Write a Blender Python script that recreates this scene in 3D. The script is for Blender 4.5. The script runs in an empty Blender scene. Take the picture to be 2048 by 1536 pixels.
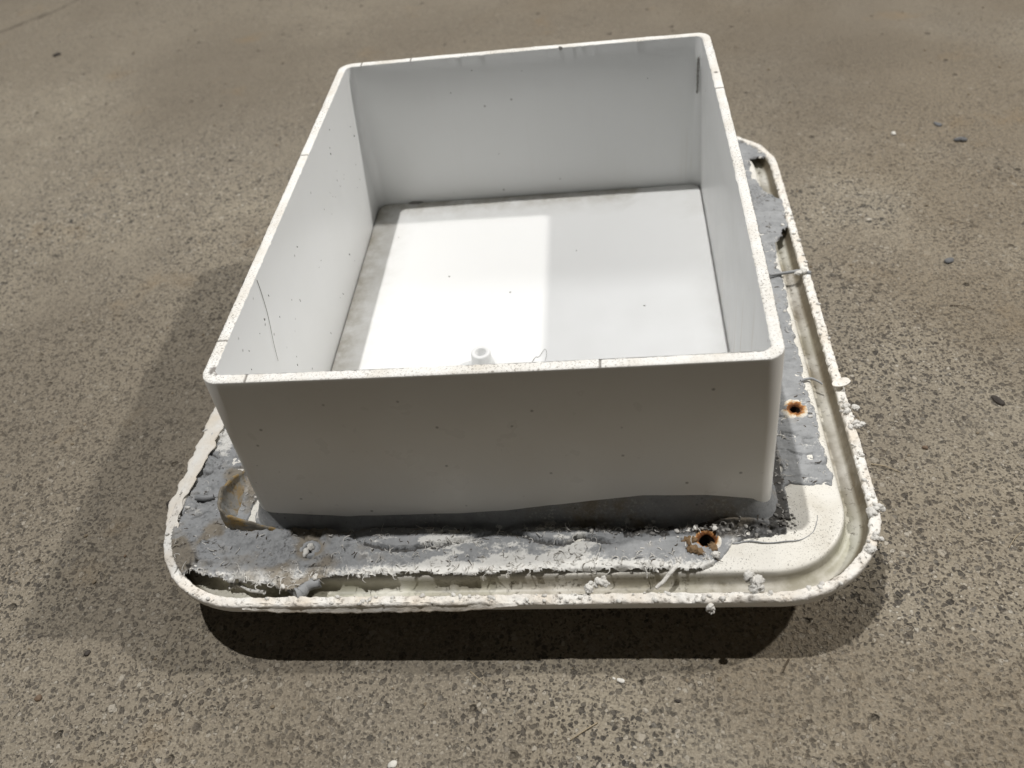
import bpy, math, random
import numpy as np
from mathutils import Matrix, Vector

# ------------------------------------------------------------------ scene, camera, light
scene = bpy.context.scene
col = scene.collection
ZG = 0.113                      # height of the box rim above the floor (m)

cam_d = bpy.data.cameras.new("camera")
cam = bpy.data.objects.new("camera", cam_d)
col.objects.link(cam)
right = Vector((0.99138647, 0.05937421, -0.1167372))
down = Vector((-0.04153191, -0.70280781, -0.71016637))
fwd = Vector((-0.12420938, 0.70889765, -0.69428823))
CAMPOS = Vector((0.04681, -0.33551, 0.1992 + ZG))
M = Matrix.Identity(4)
for i in range(3):
    M[i][0] = right[i]; M[i][1] = -down[i]; M[i][2] = -fwd[i]; M[i][3] = CAMPOS[i]
cam.matrix_world = M
cam_d.sensor_width = 36.0
FPX = 1749.15
cam_d.lens = FPX / 2048.0 * 36.0
cam_d.clip_start = 0.01
cam_d.clip_end = 60.0
cam_d.dof.use_dof = True
cam_d.dof.focus_distance = 0.355
cam_d.dof.aperture_fstop = 13.0
scene.camera = cam

world = bpy.data.worlds.new("World")
scene.world = world
world.use_nodes = True
bg = world.node_tree.nodes["Background"]
bg.inputs[0].default_value = (1.0, 0.96, 0.90, 1)
bg.inputs[1].default_value = 0.032

def lamp(name, direction, dist, power, radius, color):
    """ceiling lamp of the workshop; direction = way its light travels"""
    d = Vector(direction).normalized()
    l = bpy.data.lights.new(name, 'AREA')
    l.shape = 'DISK'; l.size = radius * 2; l.energy = power; l.color = color
    o = bpy.data.objects.new(name, l)
    col.objects.link(o)
    o.location = Vector((0, 0, ZG)) - d * dist
    o.rotation_euler = (-d).to_track_quat('Z', 'Y').to_euler()
    o['kind'] = 'structure'
    return o
lamp("ceiling_lamp_overhead", (0.167, -0.085, -1.0), 4.0, 116.0, 0.036, (1.0, 0.985, 0.97))
lamp("ceiling_lamp_right", (-1.0, -0.27, -1.0), 5.5, 168.0, 0.08, (1.0, 0.97, 0.93))
lamp("ceiling_lamp_back", (-0.05, -1.0, -1.0), 5.5, 48.0, 0.42, (0.98, 0.985, 1.0))

scene.view_settings.view_transform = 'Standard'
scene.view_settings.look = 'None'
scene.view_settings.gamma = 1.0
scene.view_settings.exposure = 0.0
scene.view_settings.use_curve_mapping = False
scene.cycles.max_bounces = 8
scene.cycles.diffuse_bounces = 6

# ------------------------------------------------------------------ numeric helpers
def _hash(ix, iy, iz, seed):
    h = (ix.astype(np.int64) * 374761393 + iy.astype(np.int64) * 668265263
         + iz.astype(np.int64) * 1440662683 + seed * 982451653) & 0xffffffff
    h = ((h ^ (h >> 13)) * 1274126177) & 0xffffffff
    h = ((h ^ (h >> 16)) * 2246822519) & 0xffffffff
    return ((h ^ (h >> 15)) & 0xffffff) / float(0xffffff)

def noise(x, y, z=0.0, seed=0):
    x = np.asarray(x, float); y = np.asarray(y, float); z = np.asarray(z, float) + 0 * x
    fx, fy, fz = np.floor(x), np.floor(y), np.floor(z)
    u, v, w = x - fx, y - fy, z - fz
    u, v, w = (t * t * (3 - 2 * t) for t in (u, v, w))
    r = 0
    for a in (0, 1):
        for b in (0, 1):
            for c in (0, 1):
                r = r + _hash(fx + a, fy + b, fz + c, seed) * (u if a else 1 - u) * (v if b else 1 - v) * (w if c else 1 - w)
    return r * 2 - 1

def fbm(x, y, z=0.0, octv=4, seed=0, gain=0.5):
    s = 0; a = 1.0; t = 0
    for i in range(octv):
        s = s + a * noise(np.asarray(x) * 2 ** i, np.asarray(y) * 2 ** i, np.asarray(z) * 2 ** i, seed + i * 7)
        t += a; a *= gain
    return s / t

def sstep(a, b, x):
    t = np.clip((np.asarray(x, float) - a) / (b - a), 0, 1)
    return t * t * (3 - 2 * t)

def sd_rr(x, y, cx, cy, hw, hd, r):
    qx = np.abs(x - cx) - hw + r; qy = np.abs(y - cy) - hd + r
    return np.hypot(np.maximum(qx, 0), np.maximum(qy, 0)) + np.minimum(np.maximum(qx, qy), 0) - r

def unproject(px, py, z):
    """photo pixel -> point on the horizontal plane z (m above the floor)"""
    d = right * ((px - 1024) / FPX) + down * ((py - 768) / FPX) + fwd
    s = (z - CAMPOS.z) / d.z
    return CAMPOS + d * s

def mesh_obj(name, V, F, mat, parent=None, smooth=True, attrs=None, mats=None, fmat=None):
    V = np.asarray(V, float)
    me = bpy.data.meshes.new(name)
    if isinstance(F, np.ndarray):
        k = F.shape[1]
        me.vertices.add(len(V)); me.vertices.foreach_set("co", V.ravel())
        me.loops.add(F.size); me.loops.foreach_set("vertex_index", F.ravel().astype(np.int32))
        me.polygons.add(len(F))
        me.polygons.foreach_set("loop_start", np.arange(len(F), dtype=np.int32) * k)
        me.update(calc_edges=True)
    else:
        me.from_pydata([tuple(v) for v in V], [], F)
    if attrs:
        for n, a in attrs.items():
            at = me.attributes.new(n, 'FLOAT', 'POINT')
            at.data.foreach_set("value", np.asarray(a, np.float32))
    me.materials.append(mat)
    if smooth:
        me.polygons.foreach_set("use_smooth", np.ones(len(me.polygons), bool))
    me.validate(); me.update()
    o = bpy.data.objects.new(name, me)
    col.objects.link(o)
    if parent: o.parent = parent
    return o

def grid_faces(nu, nv, wrap_u=False):
    """quads of a (nu x nv) vertex grid, index = u*nv+v"""
    u = np.arange(nu if wrap_u else nu - 1); v = np.arange(nv - 1)
    U, Vv = np.meshgrid(u, v, indexing='ij')
    U2 = (U + 1) % nu
    return np.stack([U * nv + Vv, U2 * nv + Vv, U2 * nv + Vv + 1, U * nv + Vv + 1], -1).reshape(-1, 4)

def rr_path(cx, cy, hw, hd, r, nx, ny, nc):
    """closed counter-clockwise rounded rectangle with fixed sample counts"""
    P = []
    def seg(a, b, n):
        for i in range(n):
            t = i / n; P.append((a[0] + (b[0] - a[0]) * t, a[1] + (b[1] - a[1]) * t))
    def arc(ox, oy, a0, n):
        for i in range(n):
            a = a0 + math.pi / 2 * i / n; P.append((ox + r * math.cos(a), oy + r * math.sin(a)))
    x0, x1, y0, y1 = cx - hw, cx + hw, cy - hd, cy + hd
    seg((x0 + r, y0), (x1 - r, y0), nx); arc(x1 - r, y0 + r, -math.pi / 2, nc)
    seg((x1, y0 + r), (x1, y1 - r), ny); arc(x1 - r, y1 - r, 0, nc)
    seg((x1 - r, y1), (x0 + r, y1), nx); arc(x0 + r, y1 - r, math.pi / 2, nc)
    seg((x0, y1 - r), (x0, y0 + r), ny); arc(x0 + r, y0 + r, math.pi, nc)
    return np.array(P)

# ------------------------------------------------------------------ material helper
class NT:
    def __init__(s, name):
        s.m = bpy.data.materials.new(name); s.m.use_nodes = True
        s.t = s.m.node_tree; s.b = s.t.nodes["Principled BSDF"]
    def n(s, typ, **kw):
        nd = s.t.nodes.new(typ)
        for k, v in kw.items():
            if k.startswith('i_'):
                key = k[2:]; key = int(key) if key.isdigit() else key.replace('_', ' ')
                if isinstance(v, bpy.types.NodeSocket): s.t.links.new(v, nd.inputs[key])
                else: nd.inputs[key].default_value = v
            else: setattr(nd, k, v)
        return nd
    def coord(s): return s.n('ShaderNodeNewGeometry').outputs['Position']
    def attr(s, a): return s.n('ShaderNodeAttribute', attribute_name=a).outputs['Fac']
    def noise(s, sc, det=4, rough=.55, vec=None, dist=0.0):
        return s.n('ShaderNodeTexNoise', i_Vector=vec or s.coord(), i_Scale=sc, i_Detail=det, i_Roughness=rough, i_Distortion=dist).outputs['Fac']
    def vor(s, sc, vec=None, rnd=1.0, feat='F1'):
        return s.n('ShaderNodeTexVoronoi', feature=feat, i_Vector=vec or s.coord(), i_Scale=sc, i_Randomness=rnd)
    def ramp(s, f, stops, interp='LINEAR'):
        nd = s.n('ShaderNodeValToRGB', i_0=f); cr = nd.color_ramp; cr.interpolation = interp
        while len(cr.elements) < len(stops): cr.elements.new(0.5)
        for e, (p, c) in zip(cr.elements, stops):
            e.position = p; e.color = (c, c, c, 1) if isinstance(c, (int, float)) else (*c, 1)
        return nd.outputs[0]
    def math(s, op, a, b=0.0, clamp=False):
        nd = s.n('ShaderNodeMath', operation=op, i_0=a, i_1=b); nd.use_clamp = clamp
        return nd.outputs[0]
    def mix(s, f, a, b, mode='MIX'):
        nd = s.n('ShaderNodeMix', data_type='RGBA', blend_type=mode)
        def put(i, v):
            if isinstance(v, bpy.types.NodeSocket): s.t.links.new(v, nd.inputs[i])
            elif isinstance(v, (int, float)): nd.inputs[i].default_value = v
            else: nd.inputs[i].default_value = (*v, 1)
        put(0, f); put(6, a); put(7, b)
        return nd.outputs[2]
    def bump(s, h, dist, strength=1.0, normal=None):
        nd = s.n('ShaderNodeBump', i_Height=h, i_Distance=dist, i_Strength=strength)
        if normal: s.t.links.new(normal, nd.inputs['Normal'])
        return nd.outputs[0]
    def out(s, color=None, rough=None, normal=None, spec=None):
        for k, v in (('Base Color', color), ('Roughness', rough), ('Normal', normal), ('Specular IOR Level', spec)):
            if v is None: continue
            if isinstance(v, bpy.types.NodeSocket): s.t.links.new(v, s.b.inputs[k])
            elif isinstance(v, (int, float)): s.b.inputs[k].default_value = v
            else: s.b.inputs[k].default_value = (*v, 1)
        return s.m

# ---- concrete
def concrete():
    m = NT("concrete"); P = m.coord()
    warp = m.n('ShaderNodeTexNoise', i_Vector=P, i_Scale=330.0, i_Detail=3.0)
    wv = m.n('ShaderNodeVectorMath', operation='SCALE', i_0=m.n('ShaderNodeVectorMath', operation='SUBTRACT', i_0=warp.outputs['Color'], i_1=(.5, .5, .5)).outputs[0])
    wv.inputs['Scale'].default_value = 0.0030
    Q = m.n('ShaderNodeVectorMath', operation='ADD', i_0=P, i_1=wv.outputs[0]).outputs[0]
    # cement paste
    big = m.noise(5.0, 4, .6)
    mid = m.noise(34.0, 5, .62)
    fine = m.noise(900.0, 3, .62)
    paste = m.mix(m.ramp(big, [(.36, 0), (.64, 1)]), (.235, .203, .155), (.385, .338, .255))
    paste = m.mix(m.ramp(mid, [(.40, 0), (.66, .6)]), paste, (.245, .212, .162))
    paste = m.mix(m.ramp(fine, [(.34, .8), (.5, 0)]), paste, (.15, .132, .103))
    paste = m.mix(m.ramp(fine, [(.53, 0), (.70, .75)]), paste, (.50, .45, .36))
    # bared aggregate: where the paste is worn away
    worn = m.ramp(m.math('ADD', m.noise(9.0, 3, .6), m.math('MULTIPLY', m.noise(60.0, 2), .25)), [(.46, .45), (.64, 1)])
    sep = m.n('ShaderNodeSeparateXYZ', i_0=P)
    # the far side of the slab is smoothly trowelled
    near = m.n('ShaderNodeMapRange', i_0=sep.outputs[1], i_1=0.40, i_2=0.0, i_3=0.40, i_4=1.0).outputs[0]
    worn = m.math('MULTIPLY', worn, near)
    paste = m.mix(m.n('ShaderNodeMapRange', i_0=sep.outputs[1], i_1=0.05, i_2=0.5, i_3=0.0, i_4=0.65).outputs[0], paste, (.215, .182, .135))
    colr = paste
    hgt = m.math('MULTIPLY', fine, .5)
    for sc, lo, hi, dens in ((760.0, .28, .46, .62), (560.0, .28, .46, .62), (400.0, .26, .44, .55), (270.0, .24, .40, .34), (130.0, .18, .30, .07)):
        off = m.n('ShaderNodeVectorMath', operation='ADD', i_0=Q, i_1=(sc * .013, sc * .007, 0)).outputs[0]
        v = m.vor(sc, off)
        cs = m.n('ShaderNodeSeparateColor', i_0=v.outputs['Color'])
        pick = m.math('LESS_THAN', cs.outputs[0], dens)
        rad = m.n('ShaderNodeMapRange', i_0=cs.outputs[1], i_3=lo, i_4=hi).outputs[0]
        ins = m.n('ShaderNodeMapRange', i_0=m.math('SUBTRACT', rad, v.outputs['Distance']), i_1=-.03, i_2=.05).outputs[0]
        f = m.math('MULTIPLY', m.math('MULTIPLY', ins, pick), worn)
        stone = m.ramp(cs.outputs[2], [(0, (.034, .033, .032)), (.35, (.060, .056, .051)), (.62, (.10, .082, .062)), (.84, (.17, .16, .14)), (.90, (.38, .33, .26)), (1, (.55, .51, .43))])
        colr = m.mix(m.math('MULTIPLY', f, .95), colr, stone)
        hgt = m.math('SUBTRACT', hgt, m.math('MULTIPLY', f, .35))
    # brown dust drifted over the floor
    dust = m.ramp(m.math('ADD', m.noise(7.0, 5, .6, vec=m.n('ShaderNodeVectorMath', operation='ADD', i_0=P, i_1=(3.1, 7.7, 0)).outputs[0]), m.math('MULTIPLY', sep.outputs[0], .50)), [(.50, 0), (.70, .72)])
    grit = m.noise(520.0, 4, .7)
    dustc = m.mix(m.ramp(grit, [(.32, 0), (.68, 1)]), (.12, .094, .062), (.34, .275, .19))
    colr = m.mix(m.math('MULTIPLY', dust, m.ramp(grit, [(.30, .35), (.62, 1)])), colr, dustc)
    # pits
    pv = m.vor(62.0, Q); pc = m.n('ShaderNodeSeparateColor', i_0=pv.outputs['Color'])
    pit = m.math('MULTIPLY', m.math('LESS_THAN', pc.outputs[0], .30), m.n('ShaderNodeMapRange', i_0=pv.outputs['Distance'], i_1=.12, i_2=.05).outputs[0])
    colr = m.mix(m.math('MULTIPLY', pit, .7), colr, (.05, .042, .032))
    # hairline crack running off the far corner
    ca, cb = unproject(-10, 70, 0), unproject(170, -5, 0); cd = (cb - ca).normalized(); cn = Vector((-cd.y, cd.x, 0))
    dist = m.math('SUBTRACT', m.n('ShaderNodeVectorMath', operation='DOT_PRODUCT', i_0=P, i_1=tuple(cn)).outputs['Value'], cn.dot(ca))
    dist = m.math('ABSOLUTE', m.math('ADD', dist, m.math('MULTIPLY', m.math('SUBTRACT', m.noise(30.0, 4), .5), .03)))
    ck = m.math('MULTIPLY', m.n('ShaderNodeMapRange', i_0=dist, i_1=.0042, i_2=.0014).outputs[0], m.ramp(m.noise(45.0, 2), [(.35, .3), (.55, 1)]))
    colr = m.mix(m.math('MULTIPLY', ck, .75), colr, (.055, .045, .032))
    # broad stains
    st = m.ramp(m.noise(2.6, 3, .55, vec=m.n('ShaderNodeVectorMath', operation='ADD', i_0=P, i_1=(9.1, 2.2, 0)).outputs[0]), [(.40, 0), (.60, .6)])
    colr = m.mix(st, colr, (.165, .138, .102))
    rs = m.math('MULTIPLY', m.ramp(m.noise(16.0, 4, .6, vec=m.n('ShaderNodeVectorMath', operation='ADD', i_0=P, i_1=(1.3, 5.2, 0)).outputs[0]), [(.60, 0), (.72, .5)]), grit)
    colr = m.mix(rs, colr, (.26, .17, .075))
    h = m.math('SUBTRACT', m.math('ADD', hgt, m.math('MULTIPLY', grit, m.math('MULTIPLY', dust, 1.4))), m.math('MULTIPLY', pit, 2.0))
    h = m.math('ADD', h, m.math('MULTIPLY', mid, .8))
    return m.out(colr, m.ramp(big, [(0, .62), (1, .82)]), m.bump(h, .0011, 1.0), .35)

def plastic(name, base, warm, specks=0.5, rough=.32, sc=1.0):
    m = NT(name); P = m.coord()
    c = m.mix(m.ramp(m.noise(22.0 * sc, 4), [(.35, 0), (.75, 1)]), base, warm)
    v = m.vor(260.0 * sc); vc = m.n('ShaderNodeSeparateColor', i_0=v.outputs['Color'])
    d = m.math('MULTIPLY', m.math('LESS_THAN', vc.outputs[0], .10 * specks), m.n('ShaderNodeMapRange', i_0=v.outputs['Distance'], i_1=.22, i_2=.08).outputs[0])
    c = m.mix(m.math('MULTIPLY', d, .65), c, (.10, .09, .075))
    gr = m.math('MULTIPLY', m.ramp(m.noise(900.0, 3, .6), [(.58, 0), (.78, 1)]), m.ramp(m.noise(40.0, 3), [(.42, 0), (.7, 1)]))
    c = m.mix(m.math('MULTIPLY', gr, .30 * specks), c, (.25, .22, .17))
    if 'inside' in name:
        sv = m.n('ShaderNodeVectorMath', operation='MULTIPLY', i_0=P, i_1=(260.0, 260.0, 9.0)).outputs[0]
        sk_ = m.math('MULTIPLY', m.ramp(m.noise(1.0, 3, .6, vec=sv), [(.55, 0), (.75, 1)]), m.math('MULTIPLY', m.ramp(m.noise(14.0, 2), [(.40, 0), (.60, .6)]), m.n('ShaderNodeMapRange', i_0=m.n('ShaderNodeSeparateXYZ', i_0=P).outputs[0], i_1=.085, i_2=.094, i_3=.06, i_4=1.0).outputs[0]))
        c = m.mix(sk_, c, (.50, .44, .35))
    r = m.ramp(m.noise(60.0, 3), [(.3, rough - .06), (.7, rough + .10)])
    return m.out(c, r, m.bump(m.noise(45.0, 2), .0002, .15), .45)

def sawn():
    m = NT("sawn_plastic")
    c = m.mix(m.ramp(m.noise(75.0, 4), [(.42, 0), (.72, .75)]), (.88, .87, .83), (.70, .65, .56))
    zone = m.ramp(m.noise(26.0, 2), [(.36, .15), (.60, 1)])
    d = m.ramp(m.noise(1300.0, 3, .7), [(.54, 0), (.64, 1)])
    c = m.mix(m.math('MULTIPLY', m.math('MULTIPLY', d, zone), .8), c, (.20, .175, .14))
    c = m.mix(m.math('MULTIPLY', m.attr('cut'), .8), c, (.10, .085, .07))
    return m.out(c, .85, m.bump(m.noise(1500.0, 3), .0003, .7), .3)

def sealant():
    m = NT("grey_sealant")
    n1 = m.noise(120.0, 5, .6); n2 = m.noise(900.0, 4, .65); n3 = m.noise(40.0, 3)
    c = m.mix(m.ramp(n1, [(.3, 0), (.7, 1)]), (.235, .242, .247), (.36, .367, .372))
    c = m.mix(m.ramp(n2, [(.30, .5), (.42, 0)]), c, (.15, .15, .145))
    wf = m.math('ADD', m.math('MULTIPLY', m.attr('white'), 1.0), m.math('MULTIPLY', m.math('SUBTRACT', n2, .5), 1.3))
    c = m.mix(m.ramp(wf, [(.34, 0), (.66, .92)]), c, (.74, .73, .69))
    bf = m.math('ADD', m.attr('brown'), m.math('MULTIPLY', m.math('SUBTRACT', n1, .5), 1.6))
    c = m.mix(m.ramp(bf, [(.3, 0), (.8, .9)]), c, m.mix(n2, (.15, .125, .09), (.30, .26, .20)))
    kf = m.math('ADD', m.attr('dark'), m.math('MULTIPLY', m.math('SUBTRACT', n2, .5), 1.6))
    c = m.mix(m.ramp(kf, [(.35, 0), (.85, .9)]), c, (.045, .042, .038))
    v = m.vor(520.0); vc = m.n('ShaderNodeSeparateColor', i_0=v.outputs['Color'])
    d = m.math('MULTIPLY', m.math('LESS_THAN', vc.outputs[0], .10), m.n('ShaderNodeMapRange', i_0=v.outputs['Distance'], i_1=.36, i_2=.14).outputs[0])
    c = m.mix(m.math('MULTIPLY', d, m.ramp(n3, [(.4, .1), (.65, .8)])), c, (.04, .037, .033))
    return m.out(c, m.ramp(n1, [(.3, .5), (.7, .75)]), m.bump(m.math('ADD', m.math('MULTIPLY', n2, .5), n1), .0005, .6), .35)

def chalk(name, a, b, dark=.5):
    m = NT(name)
    n2 = m.noise(520.0, 4, .65)
    c = m.mix(m.ramp(m.noise(85.0, 4), [(.35, 0), (.7, 1)]), a, b)
    c = m.mix(m.math('MULTIPLY', m.ramp(n2, [(.30, 1), (.46, 0)]), dark), c, (.13, .105, .08))
    k = m.math('MULTIPLY', m.ramp(m.noise(150.0, 4, .7), [(.60, 0), (.70, 1)]), m.ramp(m.noise(30.0, 2), [(.45, 0), (.6, 1)]))
    c = m.mix(m.math('MULTIPLY', k, dark), c, (.09, .075, .06))
    return m.out(c, .88, m.bump(n2, .0006, .7), .3)

def plain(name, c1, c2, sc=500.0, rough=.8):
    m = NT(name)
    n = m.noise(sc, 4, .65)
    return m.out(m.mix(n, c1, c2), rough, m.bump(n, .0004, .6), .3)

def flange_mat():
    m = NT("flange_plastic")
    c = m.mix(m.ramp(m.noise(22.0, 4), [(.35, 0), (.75, 1)]), (.79, .77, .71), (.72, .69, .61))
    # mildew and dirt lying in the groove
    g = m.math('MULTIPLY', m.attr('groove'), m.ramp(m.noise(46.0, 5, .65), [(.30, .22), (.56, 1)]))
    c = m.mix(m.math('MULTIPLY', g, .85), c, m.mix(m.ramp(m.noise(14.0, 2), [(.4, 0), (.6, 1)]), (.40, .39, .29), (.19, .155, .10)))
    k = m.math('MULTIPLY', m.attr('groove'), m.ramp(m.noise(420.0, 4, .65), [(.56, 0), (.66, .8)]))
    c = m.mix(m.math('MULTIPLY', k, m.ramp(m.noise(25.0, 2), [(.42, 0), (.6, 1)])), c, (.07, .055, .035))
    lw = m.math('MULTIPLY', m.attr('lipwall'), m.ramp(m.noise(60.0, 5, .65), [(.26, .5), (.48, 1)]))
    c = m.mix(m.math('MULTIPLY', lw, .92), c, m.mix(m.noise(500.0, 3), (.07, .055, .035), (.19, .155, .10)))  # inner lip wall: dirt, darkened further to paint in the groove's shade
    # black dust specks on the bare ledge
    d = m.ramp(m.noise(1500.0, 3, .7), [(.58, 0), (.66, 1)])
    c = m.mix(m.math('MULTIPLY', m.math('MULTIPLY', d, m.attr('ledge')), m.ramp(m.noise(48.0, 4, .6), [(.36, .05), (.58, .9)])), c, (.10, .085, .065))
    c = m.mix(m.math('MULTIPLY', m.attr('ledge'), m.ramp(m.noise(70.0, 4), [(.5, 0), (.8, .5)])), c, (.42, .37, .28))
    return m.out(c, .42, m.bump(m.noise(300.0, 3), .0002, .4), .4)

MAT_CONC = concrete()
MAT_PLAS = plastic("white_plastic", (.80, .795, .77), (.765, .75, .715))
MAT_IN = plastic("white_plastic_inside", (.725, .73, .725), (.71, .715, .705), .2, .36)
def panel_mat():
    m = NT("box_floor_plastic")
    c = m.mix(m.noise(30.0, 3), (.785, .79, .785), (.765, .77, .76))
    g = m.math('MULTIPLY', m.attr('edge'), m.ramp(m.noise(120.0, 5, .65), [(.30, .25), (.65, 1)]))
    c = m.mix(m.math('MULTIPLY', g, .85), c, (.33, .30, .235))  # grime near the walls, its colour deepened to include the walls' shade
    return m.out(c, m.ramp(m.noise(60.0, 3), [(.3, .38), (.7, .50)]), None, .4)
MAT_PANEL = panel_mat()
MAT_SAWN = sawn()
MAT_SEAL = sealant()
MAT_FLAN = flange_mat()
def fin_mat():
    m = NT("stained_sealant")
    n1 = m.noise(110.0, 5, .65, dist=1.2); n2 = m.noise(600.0, 4, .6)
    br = m.ramp(m.math('ADD', m.attr('brown'), m.math('MULTIPLY', m.math('SUBTRACT', n1, .5), 1.2)), [(.25, 0), (.7, 1)])
    st = m.ramp(n1, [(.32, (.11, .085, .055)), (.48, (.26, .235, .19)), (.60, (.36, .23, .07)), (.72, (.30, .26, .19))])
    c = m.mix(br, (.36, .36, .345), st)
    c = m.mix(m.ramp(n2, [(.30, .7), (.45, 0)]), c, (.08, .07, .055))
    return m.out(c, .55, m.bump(m.math('ADD', n1, n2), .0005, .6), .4)
MAT_FIN = fin_mat()
MAT_LIP = chalk("chalky_lip", (.86, .845, .80), (.74, .67, .57), .7)
MAT_CRUMB = chalk("white_crumbs", (.76, .745, .70), (.60, .58, .54), .35)
MAT_FILM = chalk("peeled_paint", (.87, .85, .80), (.80, .72, .60), .10)
MAT_RUST = plain("rust_gunk", (.07, .038, .017), (.34, .23, .125), 700.0)
MAT_HOLE = plain("hole_dark", (.012, .009, .006), (.05, .032, .02), 300.0)
MAT_HAIR = plain("dark_fibre", (.06, .045, .03), (.12, .09, .06))
MAT_STRAW = plain("pale_fibre", (.32, .26, .17), (.48, .40, .28))
MAT_SPECK = plain("dirt_speck", (.14, .135, .125), (.34, .33, .31), 900.0)
MAT_PEB_D = plain("dark_pebble", (.030, .026, .023), (.085, .072, .06), 420.0)
MAT_PEB_B = plain("brown_pebble", (.09, .065, .045), (.24, .17, .115), 420.0)
MAT_PEB_W = plain("white_chip", (.58, .56, .50), (.82, .80, .74), 420.0)
MAT_PEB_G = plain("grey_pebble", (.10, .105, .11), (.20, .20, .20), 420.0)
MAT_DCRUMB = plain("dark_crumbs", (.10, .092, .082), (.40, .39, .37), 170.0)
MAT_GRIT = plain("grit", (.06, .048, .032), (.36, .29, .20), 260.0)

# ------------------------------------------------------------------ the floor
GH = 1.5
floor = mesh_obj("concrete_floor", [(-GH, -GH, 0), (GH, -GH, 0), (GH, GH, 0), (-GH, GH, 0)], [(0, 1, 2, 3)], MAT_CONC, smooth=False)
floor['kind'] = 'structure'

# ------------------------------------------------------------------ the cut-off plastic box
root = bpy.data.objects.new("plastic_recess_box", None)
col.objects.link(root)
root.empty_display_size = .05
root['label'] = "white plastic recess box with sawn rim and flange caked in grey sealant"
root['category'] = "plastic box"

W, D, TH = .1000, .12564, .0044          # outer half sizes at the rim, wall thickness
HB = .0897                               # depth from the rim to the box floor
ZR = ZG                                  # rim height
ZF = ZG - HB                             # box floor height
ZL = ZG - .0805                          # ledge height
DRAFT = .0024

def bow(P, amt):
    """moulded walls bulge a little between the corners"""
    x, y = P[:, 0].copy(), P[:, 1].copy()
    Q = P.copy()
    Q[:, 0] += np.where(x > W * .9, .0011, np.where(x < -W * .9, .0001, 0)) * amt * np.maximum(0, 1 - (y / D) ** 2)
    Q[:, 1] += np.where(y < -D * .9, -.0006, np.where(y > D * .9, .0009, 0)) * amt * np.maximum(0, 1 - (x / W) ** 2)
    return Q

NX, NY, NC = 220, 270, 22
def ring(off, depth, r):
    """section of the wall: off = inset from the outer face, depth below rim"""
    f = depth / HB
    P = rr_path(0, 0, W - off + DRAFT * f, D - off + DRAFT * f, r, NX, NY, NC)
    return bow(P, 1 - .8 * f)

# walls: outer skin, bevels, inner skin in one mesh
prof = [(0, .092, .0075), (0, .06, .007), (0, .03, .0065), (0, .0005, .0065),
        (.00015, .0001, .0064)]
prof_in = [(TH - .00015, .0001, .0036), (TH, .0005, .0036), (TH, .03, .0042), (TH, .06, .005), (TH, .084, .0055), (TH, .0925, .0055)]
V = []; npth = None
for off, dep, r in prof + prof_in:
    P = ring(off, dep, r); npth = len(P)
    V.append(np.column_stack([P, np.full(len(P), ZR - dep)]))
Va = np.stack(V, 1).reshape(-1, 3); nv = len(V)
Fq = grid_faces(npth, nv, True)
# leave the strip between outer and inner top open: the sawn rim closes it
gap = len(prof) - 1
Fq = Fq[(Fq[:, 0] % nv) != gap]
out_sel = (Fq[:, 0] % nv) < gap
walls = mesh_obj("outer_wall", Va, Fq[out_sel], MAT_PLAS, root)
inner = mesh_obj("inner_wall", Va, Fq[~out_sel], MAT_IN, root)

# sawn rim
nr = 9
rimV = []; cutA = []
Po, Pi = ring(.00015, 0, .0064), ring(TH - .00015, 0, .0036)
# finer resampling along the rim
def refine(P, k):
    Q = np.vstack([P, P[:1]]); s = np.arange(len(P) * k) / k; i = s.astype(int); f = (s - i)[:, None]
    return Q[i] * (1 - f) + Q[i + 1] * f
Po, Pi = refine(Po, 3), refine(Pi, 3)
n = len(Po)
sl = np.arange(n) * .00045
jag_o = .00012 * noise(sl * 900, 0 * sl, 0, 3)
jag_i = .00022 * fbm(sl * 500, 0 * sl, 0, 3, 9) + .00035 * np.maximum(0, noise(sl * 260, 0 * sl, 0, 21) - .35)
Tn = (Pi - Po) / np.linalg.norm(Pi - Po, axis=1)[:, None]
cuts = [(-.1, .0285), (-.1, -.103), (.1, .062), (-.083, -.1256), (-.0875, .1256), (-.06, .1256), (.04, -.1256)]
for j in range(nr):
    t = j / (nr - 1)
    P = Po * (1 - t) + Pi * t + Tn * (jag_o * (1 - t) + jag_i * t)[:, None] * 1.0
    edge = .00035 * (1 if j in (0, nr - 1) else 0)
    z = ZR + .0001 - edge + .00010 * fbm(P[:, 0] * 700, P[:, 1] * 700, 0, 3, 5) + .00016 * noise(P[:, 0] * 90, P[:, 1] * 90, 0, 8)
    c = np.zeros(n)
    for cx, cy in cuts:
        along = np.abs(P[:, 1] - cy) if abs(cx) > .099 else np.abs(P[:, 0] - cx)
        other = np.abs(P[:, 0] - cx) if abs(cx) > .099 else np.abs(P[:, 1] - cy)
        c = np.maximum(c, (other < .006) * sstep(.0006, .0002, along))
    z -= c * .00035
    g = np.hypot(P[:, 0] + .0945, P[:, 1] + .1185)
    c = np.maximum(c, sstep(.0030, .0018, g + .0016 * noise(P[:, 0] * 900, P[:, 1] * 900, 0, 31)))
    g2 = np.hypot(P[:, 0] - .0985, P[:, 1] - .078)
    c = np.maximum(c, sstep(.0013, .0007, g2))
    cutA.append(c)
    rimV.append(np.column_stack([P, z]))
rimV = np.stack(rimV, 1).reshape(-1, 3); cutA = np.stack(cutA, 1).ravel()
mesh_obj("sawn_rim", rimV, grid_faces(n, nr, True), MAT_SAWN, root, attrs={'cut': cutA})

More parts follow.
